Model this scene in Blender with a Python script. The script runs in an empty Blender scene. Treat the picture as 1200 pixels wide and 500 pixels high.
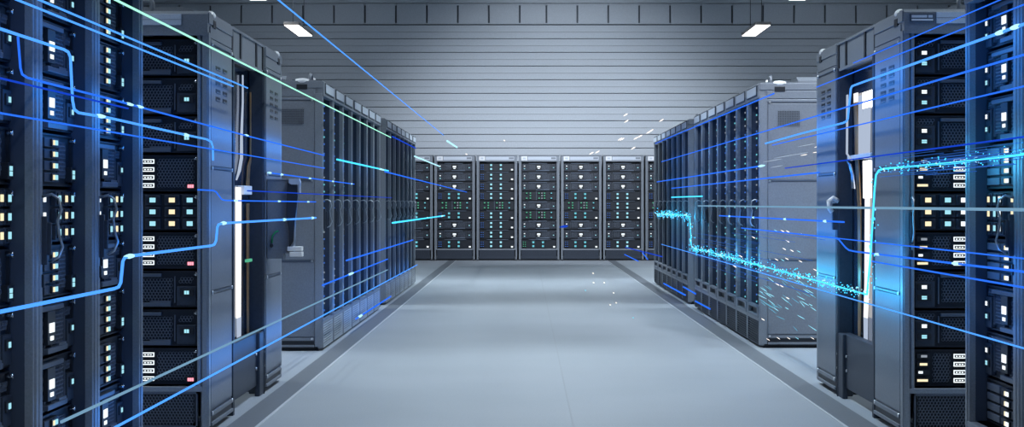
import bpy, bmesh, math, random
from mathutils import Vector, Matrix
random.seed(7)
S = bpy.context.scene
C = S.collection
PI = math.pi
F = 2200.0                      # focal length in pixels of a 1200 x 500 frame
VX, VY = 615.0, 238.0           # vanishing point of the aisle
CAMZ = 1.09

# ------------------------------------------------------------------ materials
def mat(name, col, rough=.5, metal=0.0, spec=.5, noise=0.0, nscale=60, emit=None, estr=0.0, bump=0.0, coat=0.0):
    m = bpy.data.materials.new(name); m.use_nodes = True
    nt = m.node_tree; b = nt.nodes['Principled BSDF']
    b.inputs['Base Color'].default_value = (*col, 1)
    b.inputs['Roughness'].default_value = rough
    b.inputs['Metallic'].default_value = metal
    b.inputs['Specular IOR Level'].default_value = spec
    if coat: b.inputs['Coat Weight'].default_value = coat
    if noise or bump:
        tc = nt.nodes.new('ShaderNodeTexCoord'); n = nt.nodes.new('ShaderNodeTexNoise')
        n.inputs['Scale'].default_value = nscale; n.inputs['Detail'].default_value = 4
        nt.links.new(tc.outputs['Object'], n.inputs['Vector'])
        if noise:
            r = nt.nodes.new('ShaderNodeValToRGB')
            r.color_ramp.elements[0].position = .3; r.color_ramp.elements[1].position = .7
            r.color_ramp.elements[0].color = (*[c*(1-noise) for c in col], 1)
            r.color_ramp.elements[1].color = (*[min(1, c*(1+noise)) for c in col], 1)
            nt.links.new(n.outputs['Fac'], r.inputs['Fac']); nt.links.new(r.outputs['Color'], b.inputs['Base Color'])
        if bump:
            bp = nt.nodes.new('ShaderNodeBump'); bp.inputs['Strength'].default_value = bump; bp.inputs['Distance'].default_value = .002
            nt.links.new(n.outputs['Fac'], bp.inputs['Height']); nt.links.new(bp.outputs['Normal'], b.inputs['Normal'])
    if emit:
        b.inputs['Emission Color'].default_value = (*emit, 1); b.inputs['Emission Strength'].default_value = estr
    return m

def glow(name, col, st):
    m = bpy.data.materials.new(name); m.use_nodes = True
    nt = m.node_tree; nt.nodes.clear()
    e = nt.nodes.new('ShaderNodeEmission'); o = nt.nodes.new('ShaderNodeOutputMaterial')
    e.inputs['Color'].default_value = (*col, 1); e.inputs['Strength'].default_value = st
    nt.links.new(e.outputs[0], o.inputs['Surface'])
    return m

M = {}
M['rack'] = mat('rack_paint', (.22, .245, .285), .42, .2, .5, .10, 140)
M['rackside'] = mat('rack_side_paint', (.19, .21, .245), .5, .15, .4, .08, 90, bump=.05)
M['dark'] = mat('dark_steel', (.035, .045, .065), .5, .2, .4, .1, 80)
M['inner'] = mat('rack_interior', (.045, .06, .095), .5, .2, .4)
M['black'] = mat('black_plastic', (.010, .013, .020), .45)
M['chassis'] = mat('server_chassis', (.009, .013, .022), .5, .1)
M['mesh'] = mat('punched_mesh', (.11, .13, .17), .45, .3)
M['strip'] = mat('server_strip', (.10, .125, .17), .4, .4)
M['chrome'] = mat('bright_metal', (.75, .78, .82), .2, 1.0)
M['lever'] = mat('lever_metal', (.45, .50, .56), .35, .8)
M['screw'] = mat('screw_metal', (.85, .85, .85), .3, .9)
M['plate'] = mat('label_plate', (.55, .60, .68), .45)
M['white'] = mat('white_plastic', (.80, .81, .83), .4)
M['grille'] = mat('grille_paint', (.50, .55, .62), .45, .3)
M['wire'] = mat('suspension_wire', (.06, .07, .08), .5, .5)
M['lamp_body'] = mat('lamp_housing', (.42, .38, .35), .5)
M['amber'] = mat('amber_reflection', (.55, .33, .16), .3, .7)  # amber colour put in for the warm reflections on the doors
M['glass'] = mat('door_panel_gloss', (.015, .025, .05), .12, .0, .6)
M['greencable'] = mat('green_cable', (.02, .35, .12), .5)
M['led_white'] = glow('led_white', (.86, .95, 1.0), 1.35)
M['led_cool'] = glow('led_cool', (.40, .85, 1.0), .95)
M['led_cyan'] = glow('led_cyan', (.22, .80, .95), .75)
M['led_green'] = glow('led_green', (.15, .75, .45), .6)
M['led_warm'] = glow('led_warm', (1.0, .86, .55), 1.1)
M['led_red'] = glow('led_red', (1.0, .30, .38), 1.6)
M['led_blue'] = glow('led_blue', (.10, .30, 1.0), .6)
M['led_dim'] = glow('led_dim', (.62, .72, .85), .45)
M['diffuser'] = glow('lamp_diffuser', (1.0, .93, .86), 5.0)
M['reflection_white'] = glow('reflection_white', (1.0, .97, .95), 1.1)  # glow standing in for bright reflections on the containment doors
M['reflection_hot'] = glow('reflection_hot', (1.0, .96, .92), 3.0)
M['reflection_soft'] = glow('reflection_soft', (.66, .78, 1.0), .66)
M['b_blue'] = glow('beam_blue', (.025, .17, 1.0), 1.1)
M['b_deep'] = glow('beam_deep_blue', (.015, .10, 1.0), .6)
M['b_light'] = glow('beam_light_blue', (.07, .31, 1.0), 1.4)
M['b_cyan'] = glow('beam_cyan', (.06, .60, 1.0), 1.7)
M['b_pale'] = glow('beam_pale', (.30, .58, .85), .6)
M['b_green'] = glow('beam_green', (.40, 1.0, .75), 1.2)
M['b_white'] = glow('beam_white', (.45, .85, 1.0), 1.3)
M['b_faint'] = glow('beam_faint', (.03, .14, .55), .9)
M['s_warm'] = glow('spark_warm', (1.0, .90, .82), 1.6)
M['s_pale'] = glow('spark_pale', (.55, .66, .82), .75)
M['s_cyan'] = glow('spark_cyan', (.35, .85, 1.0), 1.0)
M['s_dim'] = glow('spark_dim', (.16, .50, .68), .8)

def plate_print():
    m = mat('printed_label', (.55, .60, .68), .45)
    nt = m.node_tree; b = nt.nodes['Principled BSDF']
    tc = nt.nodes.new('ShaderNodeTexCoord'); n = nt.nodes.new('ShaderNodeTexNoise'); w = nt.nodes.new('ShaderNodeTexWave')
    mp = nt.nodes.new('ShaderNodeMapping'); mp.inputs['Scale'].default_value = (90, 1, 45)
    nt.links.new(tc.outputs['Object'], mp.inputs['Vector']); nt.links.new(mp.outputs[0], n.inputs['Vector'])
    r = nt.nodes.new('ShaderNodeValToRGB'); r.color_ramp.interpolation = 'CONSTANT'
    r.color_ramp.elements[0].color = (.55, .60, .68, 1); r.color_ramp.elements[1].position = .62; r.color_ramp.elements[1].color = (.33, .38, .46, 1)
    nt.links.new(n.outputs['Fac'], r.inputs['Fac']); nt.links.new(r.outputs['Color'], b.inputs['Base Color'])
    return m
M['print'] = plate_print()

def floor_mat():
    m = mat('floor_resin', (.40, .43, .47), .5, 0, .3)
    nt = m.node_tree; b = nt.nodes['Principled BSDF']
    tc = nt.nodes.new('ShaderNodeTexCoord')
    n1 = nt.nodes.new('ShaderNodeTexNoise'); n1.inputs['Scale'].default_value = 120; n1.inputs['Detail'].default_value = 3
    n2 = nt.nodes.new('ShaderNodeTexNoise'); n2.inputs['Scale'].default_value = .8; n2.inputs['Detail'].default_value = 3
    for n in (n1, n2): nt.links.new(tc.outputs['Object'], n.inputs['Vector'])
    mx = nt.nodes.new('ShaderNodeMath'); mx.operation = 'MULTIPLY_ADD'; mx.inputs[1].default_value = .35
    nt.links.new(n2.outputs['Fac'], mx.inputs[0]); 
    sc = nt.nodes.new('ShaderNodeMath'); sc.operation = 'MULTIPLY'; sc.inputs[1].default_value = .65
    nt.links.new(n1.outputs['Fac'], sc.inputs[0]); nt.links.new(sc.outputs[0], mx.inputs[2])
    r = nt.nodes.new('ShaderNodeValToRGB')
    r.color_ramp.elements[0].position = .3; r.color_ramp.elements[0].color = (.29, .32, .36, 1)
    r.color_ramp.elements[1].position = .7; r.color_ramp.elements[1].color = (.38, .41, .455, 1)
    nt.links.new(mx.outputs[0], r.inputs['Fac']); nt.links.new(r.outputs['Color'], b.inputs['Base Color'])
    bp = nt.nodes.new('ShaderNodeBump'); bp.inputs['Strength'].default_value = .08; bp.inputs['Distance'].default_value = .003
    nt.links.new(n1.outputs['Fac'], bp.inputs['Height']); nt.links.new(bp.outputs['Normal'], b.inputs['Normal'])
    return m
M['floor'] = floor_mat()
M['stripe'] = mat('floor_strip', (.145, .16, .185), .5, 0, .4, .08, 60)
M['edge'] = mat('floor_edge', (.52, .55, .59), .4, 0, .4)
M['seam'] = mat('floor_seam', (.30, .32, .36), .5)
M['wall'] = mat('wall_boards', (.52, .565, .62), .5, 0, .4, .05, 40)
M['wallback'] = mat('wall_gap', (.12, .14, .17), .8)
M['plain'] = mat('plain_wall', (.45, .49, .55), .7, 0, .3, .05, 20)
M['ceiling'] = mat('ceiling_paint', (.30, .33, .38), .8)

# ------------------------------------------------------------------ mesh builder
class MB:
    def __init__(self): self.bm = bmesh.new()
    def box(self, x0, x1, y0, y1, z0, z1, mi=0, bev=0.0):
        r = bmesh.ops.create_cube(self.bm, size=1.0, matrix=Matrix.Translation(((x0+x1)/2, (y0+y1)/2, (z0+z1)/2)) @ Matrix.Diagonal((abs(x1-x0), abs(y1-y0), abs(z1-z0), 1)))
        vs = r['verts']; fs = {f for v in vs for f in v.link_faces}
        for f in fs: f.material_index = mi
        if bev:
            es = list({e for v in vs for e in v.link_edges})
            o = bmesh.ops.bevel(self.bm, geom=es, offset=bev, segments=2, affect='EDGES', profile=.5)
            for f in o['faces']: f.material_index = mi
        return self
    def prism(self, pts, axis, a, b, mi=0):
        """closed outline pts (2D) swept along axis 'x','y' or 'z' from a to b"""
        def P(p, t):
            return {'x': (t, p[0], p[1]), 'y': (p[0], t, p[1]), 'z': (p[0], p[1], t)}[axis]
        A = [self.bm.verts.new(P(p, a)) for p in pts]; B = [self.bm.verts.new(P(p, b)) for p in pts]
        n = len(pts)
        fs = [self.bm.faces.new(A), self.bm.faces.new(B[::-1])]
        for i in range(n): fs.append(self.bm.faces.new((A[i], B[i], B[(i+1) % n], A[(i+1) % n])))
        for f in fs: f.material_index = mi
        return self
    def cyl(self, p0, p1, r, n=10, mi=0, r2=None):
        p0, p1 = Vector(p0), Vector(p1); d = p1-p0
        q = d.to_track_quat('Z', 'Y').to_matrix().to_4x4()
        o = bmesh.ops.create_cone(self.bm, cap_ends=True, segments=n, radius1=r, radius2=r if r2 is None else r2, depth=d.length, matrix=Matrix.Translation((p0+p1)/2) @ q)
        for f in {f for v in o['verts'] for f in v.link_faces}: f.material_index = mi; f.smooth = len(f.verts) == 4
        return self
    def ball(self, c, r, sx=1, sy=1, sz=1, mi=0):
        o = bmesh.ops.create_uvsphere(self.bm, u_segments=10, v_segments=7, radius=r, matrix=Matrix.Translation(c) @ Matrix.Diagonal((sx, sy, sz, 1)))
        for f in {f for v in o['verts'] for f in v.link_faces}: f.material_index = mi; f.smooth = True
        return self
    def tube(self, pts, r, n=8, mi=0):
        pts = [Vector(p) for p in pts]; rings = []
        up = None
        for i, p in enumerate(pts):
            if i == 0: t = pts[1]-p
            elif i == len(pts)-1: t = p-pts[i-1]
            else: t = (pts[i+1]-p).normalized()+(p-pts[i-1]).normalized()
            t.normalize()
            if up is None: up = Vector((1, 0, 0)) if abs(t.x) < .8 else Vector((0, 0, 1))
            a = (up - t*up.dot(t)).normalized(); b = t.cross(a); up = a
            rr = r[i] if isinstance(r, (list, tuple)) else r
            rings.append([self.bm.verts.new(p + (a*math.cos(2*PI*k/n)+b*math.sin(2*PI*k/n))*rr) for k in range(n)])
        fs = []
        for i in range(len(rings)-1):
            for k in range(n):
                fs.append(self.bm.faces.new((rings[i][k], rings[i][(k+1) % n], rings[i+1][(k+1) % n], rings[i+1][k])))
        fs.append(self.bm.faces.new(rings[0][::-1])); fs.append(self.bm.faces.new(rings[-1]))
        for f in fs: f.material_index = mi; f.smooth = len(f.verts) == 4
        return self
    def hexplate(self, x0, x1, z0, z1, y, p=.0155, hole=.76, depth=.006, mi=0, skip=None):
        """punched plate of hexagonal holes facing -Y, with a plain border"""
        R = p/math.sqrt(3); rowp = p*.8660254
        nz = int((z1-z0-2*R)/rowp)+1; nx = int((x1-x0-p)/p)
        ox = (x0+x1)/2-(nx-.5)*p/2; oz = (z0+z1)/2-(nz-1)*rowp/2
        for j in range(nz):
            for i in range(nx):
                cx = ox+(i+.5*(j % 2))*p; cz = oz+j*rowp
                if skip and skip[0] < cx < skip[1] and skip[2] < cz < skip[3]: continue
                o = []; n = []; d = []
                for k in range(6):
                    a = PI/6+k*PI/3
                    o.append(self.bm.verts.new((cx+R*math.cos(a), y, cz+R*math.sin(a))))
                    n.append(self.bm.verts.new((cx+R*hole*math.cos(a), y, cz+R*hole*math.sin(a))))
                    d.append(self.bm.verts.new((cx+R*hole*math.cos(a), y+depth, cz+R*hole*math.sin(a))))
                for k in range(6):
                    q = (k+1) % 6
                    for f in (self.bm.faces.new((o[k], n[k], n[q], o[q])), self.bm.faces.new((n[k], d[k], d[q], n[q]))): f.material_index = mi
        return self
    def build(self, name, mats, parent=None):
        bmesh.ops.recalc_face_normals(self.bm, faces=self.bm.faces[:])
        me = bpy.data.meshes.new(name); self.bm.to_mesh(me); self.bm.free()
        for m in (mats if isinstance(mats, (list, tuple)) else [mats]): me.materials.append(m)
        o = bpy.data.objects.new(name, me); C.objects.link(o)
        if parent: o.parent = parent
        return o

def tag(o, label, cat, group=None, kind=None):
    o['label'] = label; o['category'] = cat
    if group: o['group'] = group
    if kind: o['kind'] = kind
    return o
def thing(name, label, cat, loc=(0, 0, 0), rz=0.0, group=None):
    o = bpy.data.objects.new(name, None); C.objects.link(o)
    o.empty_display_size = .1
    o.location = loc; o.rotation_euler = (0, 0, rz)
    return tag(o, label, cat, group)
def struct(o): o['kind'] = 'structure'; return o
def kids(o): return [c for c in ALLKIDS.get(o.name, [])]
def copy_tree(o, parent=None):
    c = o.copy(); C.objects.link(c)
    if parent: c.parent = parent
    for ch in list(o.children): copy_tree(ch, c)
    return c

# ------------------------------------------------------------------ the room
BACKY = 35.8            # front plane of the racks along the far wall
WALLY = 36.75
RX0, RX1, RY0, RZ = -9.5, 10.0, -3.0, 5.3
b = MB(); b.box(RX0, RX1, RY0, WALLY+.3, -.12, 0); struct(b.build('floor', M['floor']))
LX, RXP = -1.495, 1.77   # front planes of the left and right rack rows
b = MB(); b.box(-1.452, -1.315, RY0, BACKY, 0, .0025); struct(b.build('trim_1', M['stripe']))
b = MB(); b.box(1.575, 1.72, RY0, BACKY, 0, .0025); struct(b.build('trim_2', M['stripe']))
b = MB(); b.box(-1.315, -1.300, RY0, BACKY, 0, .003); struct(b.build('trim_3', M['edge']))
b = MB(); b.box(1.562, 1.575, RY0, BACKY, 0, .003); struct(b.build('trim_4', M['edge']))
b = MB(); b.box(.235, .243, RY0, BACKY, 0, .0015); struct(b.build('trim_5', M['seam']))
# far wall: horizontal boards with alternating deep and fine joints, a band with upright slots above
sW = F/WALLY
def wz(y): return CAMZ+(VY-y)/sW
b = MB(); b.box(RX0, RX1, WALLY+.06, WALLY+.25, 0, RZ, 0); struct(b.build('wall_back', M['wallback']))
b = MB()
ys = []
k = 0
while True:
    y = 29.3+16*k
    if wz(y) < .3: break
    ys.append((y, 'deep')); ys.append((y+8.5, 'fine')); k += 1
top = None
for (ya, ta), (yb, tb) in zip(ys, ys[1:]):
    za, zb = wz(ya), wz(yb)
    ga = .0075 if ta == 'deep' else .0025; gb = .0075 if tb == 'deep' else .0025
    b.box(RX0, RX1, WALLY+(0 if ta == 'deep' else .002), WALLY+.07, zb+gb, za-ga, 0)
struct(b.build('wall_back_boards', M['wall']))
b = MB()
slots = [280.8+36.25*i for i in range(10)] ; slots = [609-36.25*i for i in range(0, 14)]+[640.3+36.25*i for i in range(0, 18)]
slots = sorted(slots); zt, zb = wz(4.5), wz(28.3)
edges = [RX0]+[(p-VX)/sW for p in slots]+[RX1]
edges = [e for e in edges if RX0 <= e <= RX1]
for a, c in zip(edges, edges[1:]):
    b.box(a+.018, c-.018, WALLY-.02, WALLY+.07, zb+.02, zt-.025)
b.box(RX0, RX1, WALLY-.02, WALLY+.07, zb, zb+.022); b.box(RX0, RX1, WALLY-.02, WALLY+.07, zt-.027, zt)
struct(b.build('trim_6', M['wall']))
b = MB(); b.box(RX0, RX1, WALLY-.05, WALLY+.07, zt+.012, RZ); struct(b.build('trim_7', M['wall']))
b = MB(); b.box(RX0-.2, RX0, RY0, WALLY+.3, 0, RZ); struct(b.build('wall_left', M['plain']))
b = MB(); b.box(RX1, RX1+.2, RY0, WALLY+.3, 0, RZ); struct(b.build('wall_right', M['plain']))
b = MB(); b.box(RX0, RX1, RY0-.2, RY0, 0, RZ); struct(b.build('wall_front', M['plain']))
b = MB(); b.box(RX0-.2, RX1+.2, RY0-.2, WALLY+.3, RZ, RZ+.2); struct(b.build('ceiling', M['ceiling']))

# ------------------------------------------------------------------ servers
SW, SH, SP = .33, .172, .184      # half width, height, pitch
def chassis(par):
    b = MB(); b.box(-SW, SW, .012, .46, 0, SH, 0); b.box(-SW, -SW+.012, 0, .02, .004, SH-.004); b.box(SW-.012, SW, 0, .02, .004, SH-.004)
    b.box(-SW, SW, .004, .02, 0, .006); b.box(-SW, SW, .004, .02, SH-.006, SH)
    return b.build('chassis', M['chassis'], par)
def latch(par, x, z):
    b = MB(); b.box(x-.007, x+.007, -.008, .008, z-.004, z+.004, 0, .0015); b.cyl((x+.003, -.008, z-.007), (x+.003, -.008, z+.009), .003, 8)
    return b.build('latch', M['chrome'], par)
def lit_box(par, name, x, z, w, h, lw, lh, led, cells=(2, 1), bez='black', sub=None, yo=-.012):
    """dark housing with a small lit window split into cells"""
    b = MB(); b.box(x-w/2, x+w/2, yo, .014, z-h/2, z+h/2, 0, .0015)
    o = b.build(name, M[bez], par)
    s = MB(); nx, nz = cells; g = .14
    for i in range(nx):
        for j in range(nz):
            cw, chh = lw/nx, lh/nz
            cx = x-lw/2+cw*(i+.5); cz = z-lh/2+chh*(j+.5)
            s.box(cx-cw*(.5-g/2), cx+cw*(.5-g/2), yo-.002, yo+.001, cz-chh*(.5-g/2), cz+chh*(.5-g/2))
    s.build('lit_window', M[led], o)
    return o
def port(par, x, z, led, w=.058, h=.021):
    """outlined socket: light rim round a dark slot with pins"""
    b = MB(); y0 = -.008
    b.box(x-w/2, x+w/2, y0, .014, z-h/2, z+h/2, 1, .001)
    t = .0042
    for a in ((x-w/2, x+w/2, z+h/2-t, z+h/2), (x-w/2, x+w/2, z-h/2, z-h/2+t), (x-w/2, x-w/2+t, z-h/2, z+h/2), (x+w/2-t, x+w/2, z-h/2, z+h/2)):
        b.box(a[0], a[1], y0-.003, y0+.001, a[2], a[3], 0)
    for q in (-.25, .0, .22): b.box(x+q*w-.004, x+q*w+.004, y0-.002, y0+.001, z-.003, z+.002, 0)
    return b.build('port', [M[led], M['black']], par)

def srv_mesh(led='led_white'):
    r = thing('storage_server', '', 'server'); chassis(r)
    for xa, xb in ((-.205, -.050), (.038, .215)):
        b = MB(); b.hexplate(xa, xb, .026, .140, .002); b.box(xa-.005, xa, 0, .014, .02, .146); b.box(xb, xb+.005, 0, .014, .02, .146)
        b.build('grille', M['mesh'], r)
    b = MB(); b.hexplate(.226, .316, .106, .150, .003); b.build('corner_grille', M['mesh'], r)
    b = MB(); b.hexplate(-.316, -.222, .128, .160, .003); b.build('corner_grille', M['mesh'], r)
    b = MB(); b.box(-.20, .155, -.012, .016, .144, .160, 0, .002); b.build('top_bar', M['strip'], r)
    b = MB(); b.box(-.06, .20, -.014, .016, .004, .022, 0, .002); b.box(.10, .20, -.010, .016, .022, .030); b.build('pull_bar', M['strip'], r)
    b = MB(); b.box(.228, .320, -.006, .014, .008, .100, 0, .002); b.box(-.320, -.226, -.006, .014, .006, .126, 0, .002); b.build('control_panel', M['dark'], r)
    d = lit_box(r, 'display', -.006, .088, .098, .108, .074, .036, led, (1, 1))
    s = MB(); s.box(-.026, .014, -.014, -.011, .047, .061); s.build('lit_window', M[led], d)
    lit_box(r, 'indicator', .276, .070, .066, .034, .024, .020, 'led_cool', (2, 1))
    lit_box(r, 'indicator', -.278, .050, .066, .030, .028, .018, 'led_cool', (1, 2)); lit_box(r, 'indicator', -.278, .100, .066, .030, .028, .018, 'led_white', (1, 2))
    latch(r, .318, .155)
    return r
def srv_port(red=True, led='led_white'):
    r = thing('port_server', '', 'server'); chassis(r)
    b = MB(); b.hexplate(.128, .316, .014, .160, .002); b.build('grille', M['mesh'], r)
    b = MB(); b.hexplate(-.245, -.145, .014, .160, .002); b.build('grille', M['mesh'], r)
    b = MB(); b.hexplate(-.076, .055, .014, .160, .002); b.build('grille', M['mesh'], r)
    for k in range(4):
        z = .028+.038*k
        port(r, .092, z, 'led_white' if red else led); port(r, -.110, z, led)
        b = MB(); b.box(-.312, -.252, -.006, .014, z-.011, z+.011, 1, .001)
        w = [.05, .02, .035, .028][k]; b.box(-.31+.006*k, -.31+.006*k+w, -.009, -.004, z-.006, z+.005, 0)
        b.build('status_window', [M[['led_warm', 'led_white', 'led_warm', 'led_dim'][k]], M['black']], r)
    lit_box(r, 'alarm_light' if red else 'indicator', .295, .024, .052, .030, .030, .018, 'led_red' if red else 'led_cool', (2, 1) if not red else (3, 1))
    latch(r, .318, .155)
    return r
def srv_stack(led='led_cool'):
    """four stacked lit modules in the middle, as in the racks along the aisle"""
    r = thing('switch_server', '', 'server'); chassis(r)
    for k in range(4):
        z = .028+.038*k
        b = MB(); b.box(-.075, .115, -.006, .014, z-.015, z+.015, 0, .002); o = b.build('module', M['dark'], r)
        s = MB(); s.box(-.004, .072, -.013, -.003, z-.012, z+.012); s.build('bezel', M['black'], o)
        s = MB()
        s.box(.008, .022, -.016, -.011, z-.008, z+.008, 1); s.box(.026, .042, -.016, -.011, z-.008, z+.008, 0); s.box(.046, .062, -.016, -.011, z-.008, z+.008, 0)
        s.build('lit_window', [M[led], M['led_warm']], o)
        b = MB(); b.box(-.30, -.11, -.004, .014, z-.014, z+.014, 0, .002); b.build('blank_cover', M['mesh'], r)
    lit_box(r, 'indicator', .290, .040, .060, .050, .030, .032, 'led_green' if led != 'led_cool' else 'led_cool', (2, 2))
    b = MB(); b.hexplate(.13, .25, .02, .155, .003); b.build('grille', M['mesh'], r)
    latch(r, .318, .155)
    return r
def srv_drive(leds=('led_warm', 'led_cool', 'led_white', 'led_cool'), cols=(-.275, -.165, -.085, .113, .205, .290)):
    r = thing('drive_array', '', 'server'); chassis(r)
    for c, x in enumerate(cols):
        for k in range(3):
            z = .030+.056*k
            b = MB(); b.box(x-.036, x+.036, -.004, .014, z-.024, z+.024, 0, .002)
            b.box(x-.020, x+.020, -.008, .0, z-.020, z+.020, 1); 
            for q in (-.031, -.027, .027, .031): b.box(x+q-.0015, x+q+.0015, -.0055, -.003, z-.012, z+.012, 1)
            o = b.build('drive_bay', [M['dark'], M['black']], r)
            s = MB(); s.box(x-.014, x+.014, -.0105, -.007, z-.011, z+.011); s.build('lit_window', M[leds[(c) % len(leds)]], o)
    latch(r, .318, .155)
    return r
def srv_far_led(left='led_blue', colr='led_cyan'):
    r = thing('blade_server', '', 'server'); chassis(r)
    for x in (-.11, .075):
        for z in (.045, .118): lit_box(r, 'indicator', x, z, .07, .062, .044, .042, colr, (1, 1))
    for x in (-.30, -.262):
        for z in (.04, .08, .12): lit_box(r, 'port_light', x, z, .03, .028, .020, .014, left, (1, 1))
    lit_box(r, 'indicator', .288, .032, .06, .05, .044, .032, 'led_white', (1, 1))
    b = MB(); b.box(-.20, .22, -.010, .016, .158, .171, 0, .002); b.build('top_bar', M['strip'], r)
    return r
def srv_far_drive():
    r = thing('drive_array', '', 'server'); chassis(r)
    for x, n, led in ((-.235, 2, 'led_green'), (-.165, 3, 'led_green'), (.0, 2, 'led_green'), (.055, 3, 'led_dim'), (.105, 3, 'led_green'), (.235, 2, 'led_cyan')):
        for k in range(n): lit_box(r, 'drive_bay', x, .04+.096*k/(n-1), .05, .040, .030, .024, led, (1, 1))
    b = MB(); b.box(-.055, -.045, -.012, .016, .0, .172); b.build('divider', M['strip'], r)
    return r
SV = {'M': srv_mesh(), 'P': srv_port(True), 'S': srv_stack(), 'D': srv_drive(), 'Q': srv_port(False, 'led_white'),
      'T': srv_stack('led_white'), 'E': srv_drive(('led_warm', 'led_cool', 'led_white'), (-.259, -.166, -.09, .10, .19, .28)), 'L': srv_far_led(), 'G': srv_far_drive(), 'B': srv_far_led('led_blue', 'led_cool'), 'K': srv_far_led('led_green', 'led_cyan')}
SVD = {'M': 'honeycomb-front server with white display', 'P': 'port server with red alarm light', 'S': 'server with four stacked lights', 'D': 'drive array with lit bays',
       'Q': 'honeycomb server with outlined ports', 'T': 'server with four stacked lights', 'E': 'drive array with lit bays', 'L': 'dark server with two light columns',
       'G': 'green-lit drive array', 'B': 'dark server with two light columns', 'K': 'dark server with green port lights'}
ORD = ['topmost', 'second from top', 'third from top', 'fourth from top', 'fifth from top', 'fourth from bottom', 'third from bottom', 'second from bottom', 'bottommost']
used = set()
def place_servers(pattern, loc, rz, where, group, skip=()):
    """nine units, top slot first, behind the front opening of a rack standing at loc"""
    for i, t in enumerate(pattern):
        if i in skip: continue
        if t in used: o = copy_tree(SV[t])
        else: o = SV[t]; used.add(t)
        z = .227+SP*(8-i)
        off = Matrix.Rotation(rz, 3, 'Z') @ Vector((0, .065, z))
        o.location = Vector(loc)+off; o.rotation_euler = (0, 0, rz)
        tag(o, SVD[t]+', '+ORD[i]+' in '+where, 'server', group)

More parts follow.
